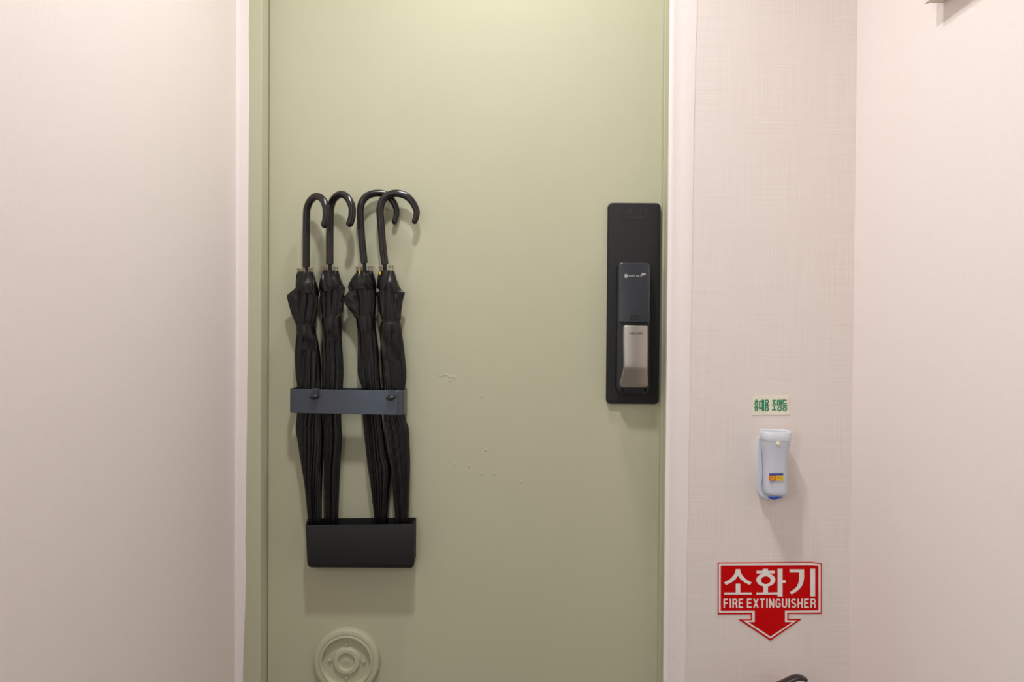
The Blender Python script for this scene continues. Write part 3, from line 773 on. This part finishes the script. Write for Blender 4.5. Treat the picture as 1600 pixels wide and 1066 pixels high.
pg((257, 272), (293, 272), (293, 342), (387, 342), (387, 359), (163, 359), (163, 342), (257, 342))
pg((475, 151), (517, 151), (517, 166), (573, 166), (573, 188), (425, 188), (425, 166), (475, 166))
oc, ic = circ(500, 240, 77, 54, 32), circ(500, 243, 39, 32, 32)
a_, b_ = [bm.verts.new(T(*p)) for p in oc], [bm.verts.new(T(*p)) for p in ic]
for k in range(32): bm.faces.new((a_[k], a_[(k + 1) % 32], b_[(k + 1) % 32], b_[k]))
pg((480, 288), (517, 288), (517, 342), (596, 340), (596, 358), (423, 359), (423, 342), (480, 342))
pg((595, 150), (635, 150), (635, 243), (660, 243), (660, 266), (635, 266), (635, 374), (595, 374))
pg((692, 155), (809, 155), (809, 225), (804, 258), (793, 287), (772, 314), (745, 336), (708, 357), (694, 340), (728, 317), (750, 295), (763, 268), (769, 235), (770, 180), (692, 180))
pg((860, 150), (899, 150), (899, 372), (860, 372))
text(bm, 'FIRE', 160, 317, 393, 466, 11.4, T, .40, {'I': .22})
text(bm, 'EXTINGUISHER', 349, 901, 392, 465, 11.4, T, .38, {'I': .22})
finish('lettering', bm, SWHITE, root, False)

# ------------------------------------------------------------------ white emergency flashlight in its wall bracket
def flashlight():
    Yc = -.104
    sq = lambda a: (math.copysign(abs(math.cos(a)) ** .62, math.cos(a)), math.copysign(abs(math.sin(a)) ** .62, math.sin(a)))
    def ring(yv, l, r, D, sc=1.0, n=40, dz=0.0):
        A, B = at(*z7(l, yv), Yc), at(*z7(r, yv), Yc); cx, hw, z = (A.x + B.x) / 2, (B.x - A.x) / 2, (A.z + B.z) / 2 + dz
        return [Vector((cx + hw * sc * sq(2 * math.pi * k / n)[0], Yc + D * sc * sq(2 * math.pi * k / n)[1], z)) for k in range(n)]
    root = empty('flashlight', at(*z7(375, 955), YW), 'white emergency flashlight clipped upright in a wall bracket below the green-lettered sticker', 'flashlight')
    # bracket: back plate with a shallow cup below
    bm = bmesh.new()
    o7 = [(232, 446), (238, 439), (252, 439), (262, 446), (430, 446), (440, 460), (440, 925), (428, 946), (400, 957), (360, 966), (325, 966), (292, 957), (262, 938), (240, 912), (229, 882), (228, 700)]
    cx_, cy_ = 335, 700
    def bring(k, yv): return [at(*z7(cx_ + (x - cx_) * k, cy_ + (y_ - cy_) * (1 - (1 - k) * .45)), yv) for x, y_ in o7]
    loft(bm, [bring(1, YW), bring(1, -.080), bring(.985, -.083), bring(.95, -.0842)])
    finish('bracket', bm, LAMPW, root, True, 40)
    bm = bmesh.new()
    loft(bm, [ring(*a) for a in ((918, 300, 452, .020), (908, 288, 464, .0225), (895, 283, 468, .0235), (880, 282, 468, .0235), (800, 283, 467, .0230), (700, 285, 467, .0225), (620, 284, 470, .0225), (540, 278, 480, .0235), (490, 272, 489, .025), (468, 270, 492, .0255), (460, 272, 490, .0255))])
    body = finish('body', bm, LAMPG, root, True, 40)
    bm = bmesh.new(); A = (266, 497)
    loft(bm, [ring(464, 268, 493, .0262), ring(458, 264, 496, .0268), ring(430, 263, 497, .0270), ring(396, 262, 498, .0272), ring(391, 264, 496, .0266), ring(390, 270, 490, .0250), ring(394, 276, 484, .0236), ring(410, 278, 482, .0232)])
    finish('cap', bm, LAMPW, root, True, 40)
    bm = bmesh.new(); loft(bm, [ring(404, 277, 483, .0233), ring(400, 277, 483, .0233), ring(399, 300, 460, .017)]); finish('lens', bm, LENS, root)
    Yf = Yc - .0262
    c = at(*z7(404, 497), Yf); bm = bmesh.new()
    loft(bm, [[c + Vector((q * math.cos(2 * math.pi * k / 20), yy, q * math.sin(2 * math.pi * k / 20))) for k in range(20)] for q, yy in ((.0046, .004), (.0046, -.0002), (.0038, -.0010), (.0005, -.0011))]); finish('button', bm, CREAM, body)
    yl = Yc - .0243; T = lambda a, b_: at(*z7(a, b_), yl)
    lb = None
    for nme, pts, mt, dy in (('label', ((330, 745), (447, 744), (447, 806), (330, 806)), LYEL, 0), ('label_band', ((330, 744), (447, 743), (446, 763), (331, 764)), LBLUE, -.0003), ('label_square', ((331, 764), (384, 764), (384, 806), (331, 806)), LORNG, -.0003)):
        bm = bmesh.new(); prism(bm, [T(*p) + Vector((0, dy, 0)) for p in pts], .0014)
        o = finish(nme, bm, mt, body, False)
    bm = bmesh.new(); ribbon(bm, circ(356, 783, 16, 12), 7, lambda a, b_: T(a, b_) + Vector((0, -.0006, 0)), True)
    finish('label_ring', bm, LYEL, body, False)
    bm = bmesh.new()
    for yy in (770, 781, 792): ribbon(bm, [(392, yy), (440, yy)], 3.2, lambda a, b_: T(a, b_) + Vector((0, -.0004, 0)))
    ribbon(bm, [(348, 783), (364, 783)], 6, lambda a, b_: T(a, b_) + Vector((0, -.0006, 0)))
    finish('label_text', bm, LTXT, body, False)
    bm = bmesh.new()
    for k in range(11): ribbon(bm, [(334 + k * 10.3, 818), (340.5 + k * 10.3, 818)], 9, lambda a, b_: T(a, b_) + Vector((0, .0006, 0)))
    finish('label_text', bm, GREYP, body, False)
    q = catmull([at(*z7(*p), yv) for p, yv in (((262, 462), -.092), ((267, 540), -.094), ((274, 640), -.096), ((276, 760), -.098), ((268, 850), -.102), ((278, 900), -.112), ((318, 936), -.122), ((345, 943), -.124))], 6)
    bm = bmesh.new(); tube(bm, q, .0011, 8); finish('cord', bm, CORD, root)
    q = catmull([at(*z7(*p), -.124) for p in ((322, 941), (345, 948), (372, 952), (402, 946), (418, 945), (432, 943))], 5)
    rad = [.0014 + .0021 * math.sin(math.pi * min(1, k / (len(q) * .72))) for k in range(len(q))]; rad[-4:] = [.0017, .0019, .0019, .0016]
    bm = bmesh.new(); tube(bm, q, rad, 12, True, True); o = finish('toggle', bm, BLUE, root); o['label'] = 'blue plastic toggle of the cord'
flashlight()

# ------------------------------------------------------------------ fire extinguisher under the sign (only its lever reaches into the frame)
def extinguisher():
    nose = at(*z8(838, 1050), -.135); top = at(*z8(760, 1017), -.135)
    cx, Y = nose.x - .042, -.135
    root = empty('fire_extinguisher', (cx, Y, 0), 'fire extinguisher below the red arrow sign, only its black squeeze lever in view', 'fire extinguisher')
    zt = top.z
    bm = bmesh.new(); R0 = .055; H = zt - .085
    pr = [(.05, 0), (R0, .004), (R0, H - .05), (.052, H - .03), (.042, H - .012), (.028, H - .003), (.018, H)]
    loft(bm, [[Vector((cx + r * math.cos(2 * math.pi * k / 32), Y + r * math.sin(2 * math.pi * k / 32), z)) for k in range(32)] for r, z in pr]); finish('cylinder', bm, EXTRED, root, True, 40)
    bm = bmesh.new(); tube(bm, [(cx, Y, H - .002), (cx, Y, H + .04)], .016, 16); box(bm, cx - .03, cx + .012, Y - .011, Y + .011, H + .02, H + .052); finish('valve', bm, BRASS, root)
    def strap(name, pts, hw, th):
        q = catmull(pts, 6); bm = bmesh.new(); rows = []
        for k, p in enumerate(q):
            d = (q[min(k + 1, len(q) - 1)] - q[max(k - 1, 0)]).normalized(); n_ = Vector((-d.z, 0, d.x)); s = k / (len(q) - 1)
            h = hw * (1 if s < .85 else (1 - (s - .85) / .15 * .45))
            rows.append([p + Vector((0, -h, 0)) - n_ * th, p + Vector((0, h, 0)) - n_ * th, p + Vector((0, h, 0)) + n_ * th * .4, p + Vector((0, h * .8, 0)) + n_ * th, p + Vector((0, -h * .8, 0)) + n_ * th, p + Vector((0, -h, 0)) + n_ * th * .4])
        loft(bm, rows); finish(name, bm, EXTBLK, root, True, 50)
    P = lambda x, y_: at(*z8(x, y_), Y)
    strap('lever', [P(470, 1135), P(560, 1105), P(645, 1072), P(700, 1045), P(750, 1027), P(795, 1032), P(828, 1051)], .010, .003)
    strap('carry_handle', [P(480, 1200), P(620, 1200), P(720, 1185), P(820, 1170), P(850, 1180)], .010, .003)
    bm = bmesh.new(); tube(bm, catmull([(cx - .016, Y, H + .03), (cx - .06, Y, H + .02), (cx - .085, Y, H - .06), (cx - .072, Y, H * .5), (cx - .066, Y, .08)], 8), .008, 12, False, True); finish('hose', bm, EXTBLK, root)
extinguisher()

# ------------------------------------------------------------------ shallow cream box on the right wall, only its lower corner in view
t = 29.0
far = None
k = at(1474.5, 5, 0); dirv = (k - Vector((0, CAM_Y, CZ))); s = XR / dirv.x; cpt = Vector((0, CAM_Y, CZ)) + dirv * s
th = 29.5 * (cpt.y - CAM_Y) / F
root = empty('wall_box', (XR, cpt.y - .15, cpt.z), 'shallow cream box mounted high on the right wall, only its lower corner in view', 'wall box')
bm = bmesh.new(); box(bm, XR - th + .006, XR, cpt.y - .30, cpt.y, cpt.z, cpt.z + .30); finish('case', bm, PANEL, root, False)
bm = bmesh.new(); box(bm, XR - th, XR - th + .006, cpt.y - .301, cpt.y + .001, cpt.z - .001, cpt.z + .301); finish('cover', bm, PANEL, root, False)
